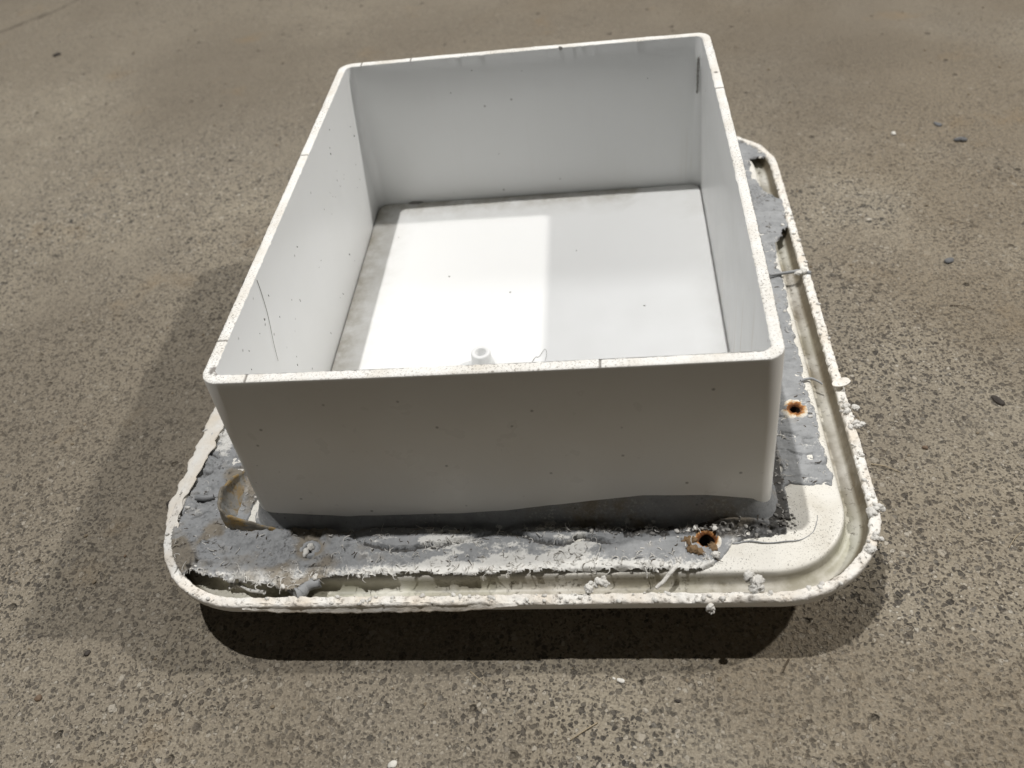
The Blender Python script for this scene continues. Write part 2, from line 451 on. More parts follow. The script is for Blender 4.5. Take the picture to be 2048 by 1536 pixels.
# box floor panel, a hair short of the walls all round
V = []; ed = []
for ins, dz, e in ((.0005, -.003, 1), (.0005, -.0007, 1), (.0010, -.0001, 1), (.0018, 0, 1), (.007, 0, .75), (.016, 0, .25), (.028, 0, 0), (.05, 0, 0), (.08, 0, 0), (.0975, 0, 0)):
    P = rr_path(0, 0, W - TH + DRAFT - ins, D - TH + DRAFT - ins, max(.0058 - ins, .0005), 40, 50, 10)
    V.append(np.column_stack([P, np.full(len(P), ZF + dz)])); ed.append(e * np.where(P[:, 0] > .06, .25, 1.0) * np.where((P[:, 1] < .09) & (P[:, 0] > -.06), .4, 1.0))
k = len(P); nv = len(V)
F = grid_faces(k, nv, True).tolist() + [[i * nv + nv - 1 for i in range(k)]]
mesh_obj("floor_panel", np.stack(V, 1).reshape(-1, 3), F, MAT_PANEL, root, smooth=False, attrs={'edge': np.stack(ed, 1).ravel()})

# screw boss on the box floor
bt = unproject(961, 704, ZF + .0085)
def lathe(pr, n=40):
    V = [(r * math.cos(2 * math.pi * i / n), r * math.sin(2 * math.pi * i / n), z) for i in range(n) for r, z in pr]
    return np.array(V), grid_faces(n, len(pr), True)
V, F = lathe([(.0092, -.0004), (.0068, .0002), (.0054, .0012), (.0052, .0020), (.0048, .0079), (.0045, .0085), (.0042, .0086), (.0029, .0086), (.0026, .0083), (.0025, .0005), (.0001, .0005)])
boss = mesh_obj("screw_boss", V, F, MAT_IN, root)
boss.location = (bt.x, bt.y, ZF)

# ------------------------------------------------------------------ flange: ledge, groove, lip, underside
FC = (-.0013, -.0008); FW, FD, FR = .1431, .1647, .043
SX, SY, SC = 460, 560, 110
def frp(inset, rmin=.004):
    return rr_path(FC[0], FC[1], FW - inset, FD - inset, max(FR - inset, rmin), SX, SY, SC)
LT = ZG - .0797
fl_prof = [(.0398 - .0250 * q / 58, ZL, 0, 1) for q in range(59)] + [(.0142, ZL - .0001, 0, 1), (.0134, ZL - .0003, .1, 1), (.0128, ZL - .0009, .3, .5),
           (.0125, ZL - .003, .8, 0), (.0121, ZL - .0048, 1, 0), (.0112, ZL - .0059, 1, 0), (.0095, ZL - .0063, 1, 0), (.0068, ZL - .0062, .8, 0), (.0054, ZL - .0054, 1, 0),
           (.0046, ZL - .0038, .9, 0), (.0042, ZL - .0015, .9, 0), (.0040, LT - .0004, .4, 0)]
V = []; ga = []; la = []
for ins, z, g, l in fl_prof:
    P = frp(ins); V.append(np.column_stack([P, np.full(len(P), z)])); ga.append(np.full(len(P), g)); la.append(np.full(len(P), l))
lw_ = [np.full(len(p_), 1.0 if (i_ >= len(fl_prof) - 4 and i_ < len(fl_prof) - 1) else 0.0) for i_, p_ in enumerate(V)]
nf = len(V[0])
HOLES = [(.1192, -.0730, .0021), (.0762, -.1392, .0030), (-.0787, -.1402, .0020)]
Va = np.stack(V, 1).reshape(-1, 3); Fq = grid_faces(nf, len(V), True)
ctr = Va[Fq].mean(1)
for hx, hy, hr in HOLES:
    Fq_keep = np.hypot(ctr[:, 0] - hx, ctr[:, 1] - hy) > hr * 1.15
    Fq = Fq[Fq_keep]; ctr = ctr[Fq_keep]
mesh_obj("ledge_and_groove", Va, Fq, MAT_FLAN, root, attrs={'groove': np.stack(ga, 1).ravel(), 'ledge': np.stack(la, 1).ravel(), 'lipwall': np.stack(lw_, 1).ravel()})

# lip: chalky broken top, jagged
lp = [(.0041, LT - .0012), (.0040, LT - .0003), (.0036, LT + .0001), (.0030, LT + .0002), (.0023, LT + .0002), (.0016, LT + .0002), (.0009, LT + .0001), (.0004, LT), (.0001, LT - .0004), (0, LT - .0010)]
V = []
for q, (ins, z) in enumerate(lp):
    P = frp(ins); x, y = P[:, 0], P[:, 1]
    top = 1.0 if 1 < q < 8 else .35
    act = sstep(-.3, .5, noise(x * 38, y * 38, 0, 47))
    zz = z + top * ((.00025 + .00085 * act) * fbm(x * 420, y * 420, q * .35, 4, 40, .6) + .0014 * act * np.maximum(0, noise(x * 140, y * 140, q * .2, 41)))
    rg = .0006 * fbm(x * 420, y * 600, 2 + q * .1, 3, 45) * (1 if q in (0, 1, 2, 7, 8) else .4)
    c = np.array(FC); N = P - c; N /= np.linalg.norm(N, axis=1)[:, None]
    V.append(np.column_stack([P + N * rg[:, None], zz]))
mesh_obj("lip_top", np.stack(V, 1).reshape(-1, 3), grid_faces(nf, len(V), True), MAT_LIP, root)
# outer skirt and curved underside standing on the floor
sk = [(0.0001, LT - .0008), (0, LT - .0030), (.0004, LT - .0034), (.0008, LT - .0050), (.0030, LT - .0078), (.010, LT - .0108), (.022, LT - .0155), (.034, LT - .0225), (.045, .0035), (.052, .0008), (.056, 0.0), (.075, 0.0)]
V = [np.column_stack([frp(i_), np.full(nf, z)]) for i_, z in sk]
mesh_obj("lip_skirt", np.stack(V, 1).reshape(-1, 3)[:, :], grid_faces(nf, len(V), True)[:, ::-1], MAT_PLAS, root)

# ------------------------------------------------------------------ grey sealant smeared over the ledge (height field)
ST = .00042
gx = np.arange(-.1475, .1436, ST); gy = np.arange(-.1665, .1660, ST)
X, Y = np.meshgrid(gx, gy, indexing='ij')
dbox = sd_rr(X, Y, 0, 0, W + .0021, D + .0021, .0075)          # >0 outside the box wall
dled = -sd_rr(X, Y, FC[0], FC[1], FW - .0130, FD - .0130, FR - .013)   # >0 on the ledge
dlip = -sd_rr(X, Y, FC[0], FC[1], FW - .0040, FD - .0040, FR - .004)
N1 = fbm(X * 60, Y * 60, 0, 4, 100); N2 = fbm(X * 250, Y * 250, 0, 4, 110, .6); N3 = fbm(X * 900, Y * 900, 0, 3, 120, .6)
NS = fbm(X * 90, Y * 700, 0, 3, 130)               # streaks along the front bead
def pl(pts, x):
    p = np.array(pts); return np.interp(x, p[:, 0], p[:, 1])
NWb = fbm(X * 230, Y * 230, 0, 2, 111)
wob = .0011 * N1 + .0011 * NWb
ledge_z = np.where(dled > 0, ZL, ZL - .0096)
front = Y < -.110
left = X < -.100
# thickness of the smear (m); negative = nothing there
yin = pl([(-.15, -.127), (-.12, -.1275), (-.085, -.1290), (-.023, -.1315), (.036, -.1335), (.075, -.1345), (.11, -.129)], X)
yout = pl([(-.15, -.165), (-.132, -.160), (-.125, -.150), (-.118, -.1525), (-.10, -.1555), (-.088, -.158), (-.082, -.1610), (-.077, -.1565), (-.066, -.1538), (-.05, -.1530), (0, -.1533), (.04, -.1520), (.063, -.1518), (.073, -.1530), (.081, -.1470), (.086, -.1395), (.10, -.1385), (.112, -.134), (.16, -.134)], X)
m_front = np.where(X < .106, np.minimum(yin - Y, Y - yout), -.01) + wob
m_right = np.minimum.reduce([X - pl([(-.12, .1080), (-.080, .1085), (-.070, .1010), (.2, .1010)], Y) - .0003 * N2, pl([(-.12, .118), (-.116, .1265), (-.108, .1275), (-.09, .1268), (-.06, .1262), (0, .1278), (.045, .1290), (.062, .1385), (.082, .1400), (.092, .131), (.11, .1265), (.17, .127)], Y) - X, Y + .1140 + .06 * (X - .118)]) + 1.5 * wob
m_right = np.where(X > .09, m_right, -.01)
m_left = np.minimum.reduce([-.1085 - X, X + .1405, Y + .160]) + .8 * wob
m_left = np.where((X < -.095) & (Y > -.128), m_left, -.01)
m_cor = np.minimum(.0135 - np.hypot((X + .125) * 1.1, (Y + .133) * .8), X + .1385) + 1.2 * wob     # glob filling the corner of the groove
m_back = np.where(Y > .12, np.minimum(Y - .131, .1500 - Y) + wob, -.01)
m_strip = np.where((X > .1) & (Y < -.03), np.minimum.reduce([.1088 - X, dbox + .001, Y + .1305]), -.01) + .5 * wob
base = np.maximum.reduce([m_front, m_strip, m_right, m_left, m_cor, m_back])
thin = sstep(-.0003, .0007, base)
h = ZL - .0012 + thin * (.0012 + .0009 + .0009 * N1 + .00040 * N2 + .00006 * N3)
# torn upper layer along the front bead
crack = -.0014 + pl([(-.15, -.131), (-.128, -.1345), (-.112, -.1335), (-.103, -.1300), (-.088, -.1290), (-.070, -.1300), (-.055, -.1370), (-.040, -.1395), (-.025, -.1370), (-.012, -.1340), (-.003, -.1315), (.004, -.1325), (.012, -.1365), (.022, -.1380), (.030, -.1350), (.040, -.1375), (.055, -.1385), (.068, -.139), (.09, -.141)], X) + .0007 * N2 + .0004 * N3
lay2 = np.where(front & (X < .078), np.minimum(crack - Y, m_front + .0006), -.01)
l2 = sstep(0, .0004, lay2) * sstep(-.135, -.125, X)
xin = sstep(-.064, -.050, X) * sstep(.050, .034, X) * front
h += xin * thin * .0015 * sstep(-.0001, .0004, Y - crack)          # smooth smear behind the tear
l2 = l2 * (1 - xin * .85 * sstep(.0050, .0, crack - Y))
h += l2 * (.0015 + .0013 * np.clip(fbm(X * 130, Y * 130, 0, 3, 150), -.4, 1) + .00030 * N2 + .0002 * NS + .00008 * N3)
gapc = sstep(.0012, .0005, np.abs(Y - crack + .0008)) * xin * sstep(-.15, .25, N1 + .35)
h = np.where(gapc > 0, np.maximum(h - gapc * .0016, np.minimum(h, ZL + .0003)), h)
# folds and tears in the smear
fold = np.abs(fbm(X * 55 + .6 * N1, Y * 120, 0, 3, 175))
fold = sstep(.06, .0, fold) * sstep(.0, .25, noise(X * 45, Y * 45, 0, 176) + .15)
h -= thin * fold * .0009
# rubbly, torn patch between the curl and the buried screw hole
rub = np.where(front | (X < -.1), 1.0, 0) * sstep(-.045, -.060, X) * thin
R1 = np.abs(fbm(X * 95 + N1, Y * 150, 0, 4, 181, .6)); R2 = fbm(X * 330, Y * 330, 0, 4, 182, .65)
h += rub * (.0016 * (.25 - R1) + .0007 * R2)
rubd = rub * sstep(.05, .0, R1) * sstep(-.2, .2, N2)
# ragged trench of dirt near the front right corner
tr = pl([(.03, -.137), (.055, -.1335), (.075, -.1345), (.09, -.136), (.105, -.1345), (.115, -.128)], X)
trm = np.where((X > .045) & (X < .1085 + .001 * N1) & front, sstep(.0042, .0020, np.abs(Y - tr) + .002 * N2), 0)
h += trm * (.0010 + .0026 * N2 + .0006 * N3) * (base > -.002)
h += np.where((X > .1) & (Y > -.11), 1, 0) * thin * (.0008 * np.clip(fbm(X * 70, Y * 330, 0, 4, 186, .6), -.3, 1) + .0004 * N2)
# left side: lumps and smears
h += np.where(left & (Y > -.135), 1, 0) * thin * (.0007 * np.clip(N2, 0, 1) + .0003 * N3)
# fillet squeezed up against the box
fhx = lambda X, Y, N1: np.where(Y < -.12, pl([(-.11, .0110), (-.095, .0098), (-.0634, .0068), (-.02, .0072), (0, .0085), (.053, .0148), (.076, .0138), (.094, .0110), (.101, .0060), (.115, .003)], X), .0045) + .0006 * N1
isfil = (dbox < .0050) & (Y < -.12)
# brown bulge under the right of the box
bl = np.exp(-((X - .088) / .016) ** 2 - ((Y + .1315) / .0022) ** 2)
h = np.maximum(h, np.where(front, ZL + bl * .0052 - .0012, -1))
present = (base > np.where(dled > .0004, -.0006, .0003)) | (bl > .25) | (trm > .2)
for hx, hy, hr in HOLES[:3]:
    rr = np.hypot(X - hx, Y - hy)
    rag = hr + .0009 + .0010 * N2
    present &= rr > rag
present &= (dbox > -.0012) & (dlip > -.0006)
# over the groove the smear hangs free: skirts drop into it
over = (dled < .0003)
h = np.where(over & (base <= .0006), h - .0005, h)
# colour fields
edge = sstep(.0045, .0002, base) * (base > -.001)
NW = fbm(X * 38, Y * 80, 0, 5, 170, .6)
white = np.clip(.02 + .75 * edge * np.where(front, .25 + .75 * sstep(-.075, -.045, X), 1) * sstep(-.05, .3, N1) * sstep(-.3, .3, N2 + .1) + .75 * sstep(.08, .4, NW) + .5 * l2 * sstep(-.146, -.152, Y + .003 * N1) + .28 * np.where(front & (X > -.055), sstep(-.137, -.15, Y), 0), 0, 1)
white *= np.where(isfil, .10, 1.0) * np.where((X > .10) & (Y > -.11), .40, 1)
white = np.clip(white + np.where(left & (Y > -.13), .30 * sstep(.0, .5, N2), 0), 0, 1)
strip = sstep(-.0004, .0004, m_strip)
brown = np.clip(np.where(isfil & front, .26 + .35 * N1, 0) + bl * .6 + strip * .35 + trm * .35 + sstep(.008, .003, np.hypot(X + .0787, Y + .1402)) * .75 + sstep(-.35, .6, N1) * .24 + rub * .14 + rub * .7 * sstep(.1, .45, fbm(X * 50, Y * 50, 0, 3, 185)), 0, 1)
dark = np.clip(rub * .38 * sstep(.05, .4, fbm(X * 75, Y * 75, 0, 4, 187)) + strip * (.42 + .5 * N2) + rubd * .55 + gapc * 1.0 + fold * .5 * (~isfil) + trm * .80 + np.where(isfil & front & (X > 0), .05, 0) + sstep(.0013, .0003, np.abs(dbox - .0042)) * .35 * front * (X > -.05) + np.where((dbox < .006) & (X > .1) & (Y < -.05), .35, 0) + np.where((X > .10) & (Y > .06), .45 * sstep(-.1, .4, N1), 0) + np.where((dbox > -.001) & (X > .1) & (Y < -.118) & (dbox < .010), .5, 0), 0, 1)
idx = -np.ones(X.shape, int)
cell = present[:-1, :-1] & present[1:, :-1] & present[1:, 1:] & present[:-1, 1:]
used = np.zeros(X.shape, bool)
used[:-1, :-1] |= cell; used[1:, :-1] |= cell; used[1:, 1:] |= cell; used[:-1, 1:] |= cell
idx[used] = np.arange(used.sum())
F = np.stack([idx[:-1, :-1][cell], idx[1:, :-1][cell], idx[1:, 1:][cell], idx[:-1, 1:][cell]], -1)
jx = .00018 * noise(X * 2500, Y * 2500, 0, 160); jy = .00018 * noise(X * 2500, Y * 2500, 5, 161)
V = np.column_stack([(X + jx)[used], (Y + jy)[used], h[used]])
mesh_obj("sealant_layer", V, F, MAT_SEAL, root, attrs={'white': white[used], 'brown': brown[used], 'dark': dark[used]})
def seal_z(x, y):
    i = int(np.clip((x - gx[0]) / ST, 0, len(gx) - 1)); j = int(np.clip((y - gy[0]) / ST, 0, len(gy) - 1))
    if used[i, j]: return h[i, j]
    if dlip[i, j] < 0: return LT + .0002
    return ZL if dled[i, j] > 0 else ZL - .0062

# sealant squeezed up against the foot of the box
V = []; at = {'white': [], 'brown': [], 'dark': []}
nq = 22
for q in range(nq):
    u = q / (nq - 1); d_ = -.0002 + .0058 * u
    P = rr_path(0, 0, W + .0021 + d_, D + .0021 + d_, .0075 + d_, 420, 520, 24); x, y = P[:, 0], P[:, 1]
    n1 = fbm(x * 60, y * 60, 0, 3, 100); n2 = fbm(x * 300, y * 300, q * .15, 3, 190)
    hh = fhx(x, y, n1) * (1 - u) ** 1.7 + .00045 * n2 * min(1, u * 4) - .0005 * math.exp(-((u - .55) / .05) ** 2) * (1 + n1)
    V.append(np.column_stack([P, ZL - .0004 + hh - .0010 * sstep(.9, 1, u)]))
    fr_ = y < -.115
    at['white'].append(np.clip(.20 + .25 * n1 + .45 * sstep(.15, .4, n2) * (u > .5), 0, 1)); at['brown'].append(np.clip(.12 + .6 * n1 + .15 * (x > 0), 0, 1) * np.where(fr_, 1, .5))
    at['dark'].append(np.clip(.22 * math.exp(-((u - .55) / .07) ** 2) + .25 * (u < .06) + sstep(0, .09, x) * .06 + .3 * n2, 0, 1))
mesh_obj("base_fillet", np.stack(V, 1).reshape(-1, 3), grid_faces(len(P), nq, True), MAT_SEAL, root, attrs={k_: np.stack(a_, 1).ravel() for k_, a_ in at.items()})

# ------------------------------------------------------------------ small shapes
rng = np.random.default_rng(7); random.seed(7)
def icos(sub=2):
    import bmesh
    bm = bmesh.new(); bmesh.ops.create_icosphere(bm, subdivisions=sub, radius=1.0)
    v = np.array([q.co[:] for q in bm.verts]); f = np.array([[w.index for w in p.verts] for p in bm.faces]); bm.free()
    return v, f
ICO1, ICO1F = icos(1); ICO2, ICO2F = icos(2); ICO3, ICO3F = icos(3)
def blob(c, s, seed, sub=2, amp=.45, fr=1.3):
    v, f = {1: (ICO1, ICO1F), 2: (ICO2, ICO2F), 3: (ICO3, ICO3F)}[sub]
    d = 1 + amp * fbm(v[:, 0] * fr + seed * 3.7, v[:, 1] * fr, v[:, 2] * fr, 3, seed)
    a = seed * 2.39; R = np.array([[math.cos(a), -math.sin(a), 0], [math.sin(a), math.cos(a), 0], [0, 0, 1]])
    return ((v * d[:, None]) * np.array(s)) @ R.T + np.array(c), f
def tube(pts, r0, r1=None, n=5):
    pts = np.array(pts, float); k = len(pts); r1 = r0 if r1 is None else r1
    V = []
    for i in range(k):
        t = pts[min(i + 1, k - 1)] - pts[max(i - 1, 0)]; t /= np.linalg.norm(t) + 1e-12
        a = np.cross(t, (0, 0, 1.)); 
        if np.linalg.norm(a) < 1e-3: a = np.array((1., 0, 0))
        a /= np.linalg.norm(a); b = np.cross(t, a); r = r0 + (r1 - r0) * i / (k - 1)
        for j in range(n):
            q = 2 * math.pi * j / n; V.append(pts[i] + r * (a * math.cos(q) + b * math.sin(q)))
    F = grid_faces(k, n, False).tolist()
    F += [[i * n + n - 1, (i + 1) * n + n - 1, (i + 1) * n, i * n] for i in range(k - 1)]
    F += [list(range(n))[::-1], [(k - 1) * n + j for j in range(n)]]
    return np.array(V), F
def join(parts):
    V = []; F = []; o = 0
    for v, f in parts:
        V.append(v); F += [[int(i) + o for i in q] for q in (f.tolist() if isinstance(f, np.ndarray) else f)]; o += len(v)
    return np.vstack(V), F

# curled fin of squeezed-out sealant at the box corner
fin = [(-.1130, -.092, .0015, .3), (-.1172, -.100, .005, .6), (-.1196, -.1075, .0095, .9), (-.1212, -.1145, .0120, 1), (-.1212, -.1210, .0112, 1), (-.1192, -.1262, .0118, .9), (-.1150, -.1292, .0108, .8), (-.1090, -.1305, .0090, .7), (-.1020, -.1310, .0062, .5), (-.094, -.1312, .0030, .4), (-.085, -.1313, .0012, .3)]
fin = np.array(fin); s = np.linspace(0, len(fin) - 1, 110)
fp = np.column_stack([np.interp(s, np.arange(len(fin)), fin[:, i]) for i in range(4)])
for _ in range(6): fp[1:-1] = (fp[:-2] + 2 * fp[1:-1] + fp[2:]) / 4
tan = np.gradient(fp[:, :2], axis=0); tan /= np.linalg.norm(tan, axis=1)[:, None]
inn = np.column_stack([-tan[:, 1], tan[:, 0]])            # towards the box
V = []; nfv = 14; wA = []; bA = []; dA = []
for q in range(nfv):
    u = q / (nfv - 1)
    if u < .5: hh, off = u * 2, .0011 * (u * 2) ** 2          # outer face up
    else: hh, off = 1 - (u - .5) * 2, .0011 + .0009 + .0060 * ((u - .5) * 2) ** 2.2   # inner face slopes to the box
    z = ZL - .0006 + fp[:, 2] * hh * (1 + .10 * noise(s * 2.2, 0 * s + hh * .5, 0, 70))
    rg = .00025 * fbm(fp[:, 0] * 700, fp[:, 1] * 700, z * 700, 3, 71) + .0003 * noise(s * .4, hh * 5 + 0 * s, 0, 73)
    xy = fp[:, :2] + inn * (off * fp[:, 3] + rg)[:, None]
    V.append(np.column_stack([xy, z])); 
    bA.append(np.clip((1.0 if u < .6 else .35) + .4 * noise(s * .3, hh * 2 + 0 * s, 0, 75), 0, 1)); wA.append(.08 + 0 * s); dA.append(.1 + .2 * (u < .1) + 0 * s)
mesh_obj("sealant_fin", np.stack(V, 1).reshape(-1, 3), grid_faces(len(s), nfv), MAT_FIN, root, attrs={'white': np.stack(wA, 1).ravel(), 'brown': np.stack(bA, 1).ravel(), 'dark': np.stack(dA, 1).ravel()})['label'] = "brown stained curl of sealant at the box corner"

# screw holes
def screw_hole(x, y, r, ro, seed, top, mat_c, lab, dz=.0):
    n_, pr = 48, []
    radii = np.array([ro, ro * .85, ro * .7, r * 1.35, r * 1.05, r, r * .95, r * .8])
    zs = np.array([-.0010, .0003, .0006, .0005, .0001, -.0008, -.006, -.0065]) + top
    V = []
    for i in range(n_):
        a = 2 * math.pi * i / n_
        for q, (rad, z) in enumerate(zip(radii, zs)):
            k_ = 1 + (.16 if q < 6 else .05) * float(fbm(math.cos(a) * 1.4 + seed, math.sin(a) * 1.4, q * .35, 3, seed))
            zz = z + (.0007 if q in (1, 2, 3, 4) else 0) * float(fbm(math.cos(a) * rad * 900 + seed, math.sin(a) * rad * 900, 0, 3, seed + 3))
            V.append((x + rad * k_ * math.cos(a), y + rad * k_ * math.sin(a), zz + dz))
    V = np.array(V); F = grid_faces(n_, len(radii), True)
    ringm = (F[:, 0] % len(radii)) < 5
    o = mesh_obj("screw_hole", V, F[ringm], mat_c, root)
    o['label'] = lab
    cap = [[i * 8 + 7 for i in range(n_)]]
    mesh_obj("bore", V, F[~ringm].tolist() + cap, MAT_HOLE, o)
    return o
def rust_ring_mat():
    m = NT("rusty_white_ring")
    f = m.math('ADD', m.attr('rust'), m.math('MULTIPLY', m.math('SUBTRACT', m.noise(480.0, 4, .65), .5), 1.5))
    c = m.ramp(f, [(.12, (.74, .71, .64)), (.36, (.62, .50, .34)), (.55, (.44, .20, .06)), (.85, (.16, .06, .02))])
    return m.out(c, .8, m.bump(m.noise(700.0, 3), .0004, .6), .3)
MAT_RRING = rust_ring_mat()
def set_rust(o, x, y, r, ro):
    co = np.array([v.co[:] for v in o.data.vertices]); d = np.hypot(co[:, 0] - x, co[:, 1] - y)
    at = o.data.attributes.new('rust', 'FLOAT', 'POINT'); at.data.foreach_set('value', np.clip(1 - (d - r) / (ro - r) * 1.25, 0, 1).astype(np.float32))
o = screw_hole(.1192, -.0730, .0021, .0066, 3, ZL + .0006, MAT_RRING, "rusty screw hole ringed with white on the side ledge"); set_rust(o, .1192, -.0730, .0021, .0066)
o = screw_hole(.0762, -.1392, .0030, .0062, 5, ZL + .0010, MAT_RRING, "torn dark screw hole crusted with orange rust"); set_rust(o, .0762, -.1392, .0028, .0060)
o = screw_hole(-.0787, -.1402, .0020, .0046, 8, ZL + .0016, MAT_SEAL, "screw hole half buried in grey sealant")
# crust around the torn hole, lump in the buried one
def lump(c, s, seed, mat, parent=root, sub=3, name="sealant_lump", label=None, amp=.5, fr=1.4):
    v, f = blob((0, 0, 0), s, seed, sub, amp, fr)
    o_ = mesh_obj(name, v, f, mat, parent); o_.location = c
    if label: o_['label'] = label
    return o_
for i, (px, py, sz) in enumerate([(1378, 1085, .0028), (1386, 1102, .0026), (1400, 1108, .0024), (1425, 1098, .0024), (1376, 1062, .0020), (1430, 1112, .0018)]):
    q = unproject(px, py, ZL + .001); lump((q.x, q.y, ZL + .0018), (sz * .85, sz * .7, sz * .6), 200 + i, MAT_RUST if i < 4 else MAT_CRUMB, name="rust_crust", amp=.85, fr=3.4)
q = unproject(622, 1094, ZL + .002); lump((q.x, q.y, q.z), (.0019, .0012, .0012), 231, MAT_CRUMB)
q = unproject(612, 1104, ZL + .002); lump((q.x, q.y, q.z), (.0022, .0013, .0011), 232, MAT_CRUMB)

# crumb clusters hanging on the lip
def cluster(px, py, z, parts, seed, mat=MAT_CRUMB, label=None):
    c = unproject(px, py, z); P_ = []
    for i, (dx, dy, dz, s) in enumerate(parts):
        P_.append(blob((dx * .8, dy * .8, dz * .8), (s * 1.15, s * .95, s * .85), seed + i, 3, .75, 2.4))
    v, f = join(P_)
    o_ = mesh_obj("sealant_crumb", v, f, mat, root); o_.location = c
    if label: o_['label'] = label
R3 = lambda k, sp, s, zz: [(random.uniform(-sp, sp), random.uniform(-sp, sp), random.uniform(0, zz), s * random.uniform(.5, 1.1)) for _ in range(k)]
cluster(1508, 1172, LT + .001, [(-.0022, .0030, .0042, .0016), (-.0016, .0022, .0030, .0017), (-.0006, .0014, .0022, .0015), (.0012, .0012, .0022, .0020), (.0024, .0018, .0020, .0017), (.0012, -.0010, .0004, .0021), (-.0004, -.0016, 0, .0016), (.0024, -.0012, 0, .0014)], 300, label="white knobbly sealant crumb standing on the lip")
cluster(1752, 1022, LT, [(-.0020, -.0008, 0, .0019), (0, .0008, .0006, .0016), (.0017, .0016, .001, .0015), (.0030, .0012, 0, .0011)], 320)
cluster(1752, 1075, LT, R3(6, .0018, .0014, .001), 330)
cluster(1742, 1098, LT, R3(6, .0016, .0013, .001), 340)
cluster(1420, 1214, LT - .0015, [(0, 0, 0, .0012), (.0009, -.0002, -.001, .0010), (-.0007, -.0004, -.0018, .0010), (.0008, -.0006, -.0026, .0010)], 350)
cluster(1205, 1168, LT + .001, R3(7, .0022, .0014, .0018), 360)
cluster(1185, 1176, LT + .001, R3(6, .0022, .0013, .0014), 370)
cluster(415, 1128, ZL - .002, [(-.003, .004, .002, .0030), (0, 0, 0, .0028), (.0035, -.0015, -.0010, .0020)], 380)
cluster(478, 1163, ZL - .004, R3(7, .0035, .0017, .0006), 390)
cluster(1245, 1028, ZL + .001, R3(5, .0022, .0012, .0012), 395)
cluster(1318, 1028, ZL + .002, R3(5, .0028, .0011, .0006), 396)
cluster(1600, 545, LT + .0006, R3(6, .0025, .0012, .0012), 397)
cluster(1718, 850, LT + .0002, R3(5, .0022, .0012, .001), 398)
cluster(1700, 820, LT + .0004, R3(8, .0030, .0013, .0012), 399)
# flat flap of plastic across the lip
fc = unproject(1683, 768, LT + .002)
V, F = lathe([(.0001, -.0004), (.0026, .0002), (.0042, .0012), (.0046, .0011), (.0044, .0004), (.0026, -.0006), (.0001, -.0012)], 30)
V = V * (1 + .12 * fbm(V[:, 0] * 260, V[:, 1] * 260, 0, 2, 77))[:, None]; V[:, 1] *= .75
V = V * .85; fo = mesh_obj("plastic_flap", V, F, MAT_LIP, root); fo.location = fc; fo.rotation_euler = (math.radians(-14), math.radians(-8), .3)
fo['label'] = "rounded flap of plastic bent over the side lip"

# strands stretched from sealant to lip
def strand(pts, r0, r1, mat=MAT_CRUMB, label=None, name="sealant_strand"):
    pts = np.array(pts, float); t = np.linspace(0, len(pts) - 1, 24)
    P_ = np.column_stack([np.interp(t, np.arange(len(pts)), pts[:, i]) for i in range(3)])
    for _ in range(3): P_[1:-1] = (P_[:-2] + 2 * P_[1:-1] + P_[2:]) / 4
    P_ += .0003 * np.column_stack([noise(t * 1.9, t * 0, i, 500 + int(abs(pts[0, 0]) * 1e5) % 97) for i in range(3)])
    v, f = tube(P_, r0, r1, 7); o_ = mesh_obj(name, v, f, mat, root)
    if label: o_['label'] = label
U = lambda px, py, z: tuple(unproject(px, py, z))
strand([U(1362, 1118, ZL + .001), U(1345, 1140, ZL + .002), U(1328, 1163, LT + .0016), U(1312, 1178, LT + .0005)], .0009, .0007, label="white strand pulled from the sealant to the lip")
strand([U(1440, 1083, ZL + .0006), U(1470, 1087, ZL + .0003), U(1500, 1081, ZL + .0006), U(1535, 1088, ZL + .0003), U(1570, 1081, ZL + .0004), U(1605, 1083, ZL + .0002), U(1632, 1060, ZL + .0002), U(1634, 1030, ZL + .0002)], .0004, .00012, MAT_SEAL)
strand([U(1540, 550, ZL + .003), U(1575, 545, LT + .001), U(1600, 541, LT + .001), U(1622, 546, LT + .0006)], .0008, .0009, MAT_SEAL, "grey strand lying across the side lip")
strand([U(640, 1165, ZL), U(610, 1172, ZL), U(600, 1188, LT - .001), U(590, 1192, LT)], .0022, .0030, MAT_SEAL)
strand([U(560, 1160, ZL), U(585, 1178, ZL - .001), U(600, 1188, LT - .001)], .0016, .0022, MAT_SEAL)
strand([U(475, 1168, ZL - .003), U(500, 1182, ZL - .003), U(530, 1185, LT - .002)], .0006, .0009)
strand([U(1600, 762, ZL + .001), U(1625, 757, ZL + .0012), U(1645, 768, ZL + .0004)], .0007, .0004, MAT_SEAL)
strand([U(392, 996, ZL + .002), U(410, 997, ZL + .0025), U(428, 993, ZL + .002)], .0014, .0013, MAT_SEAL)

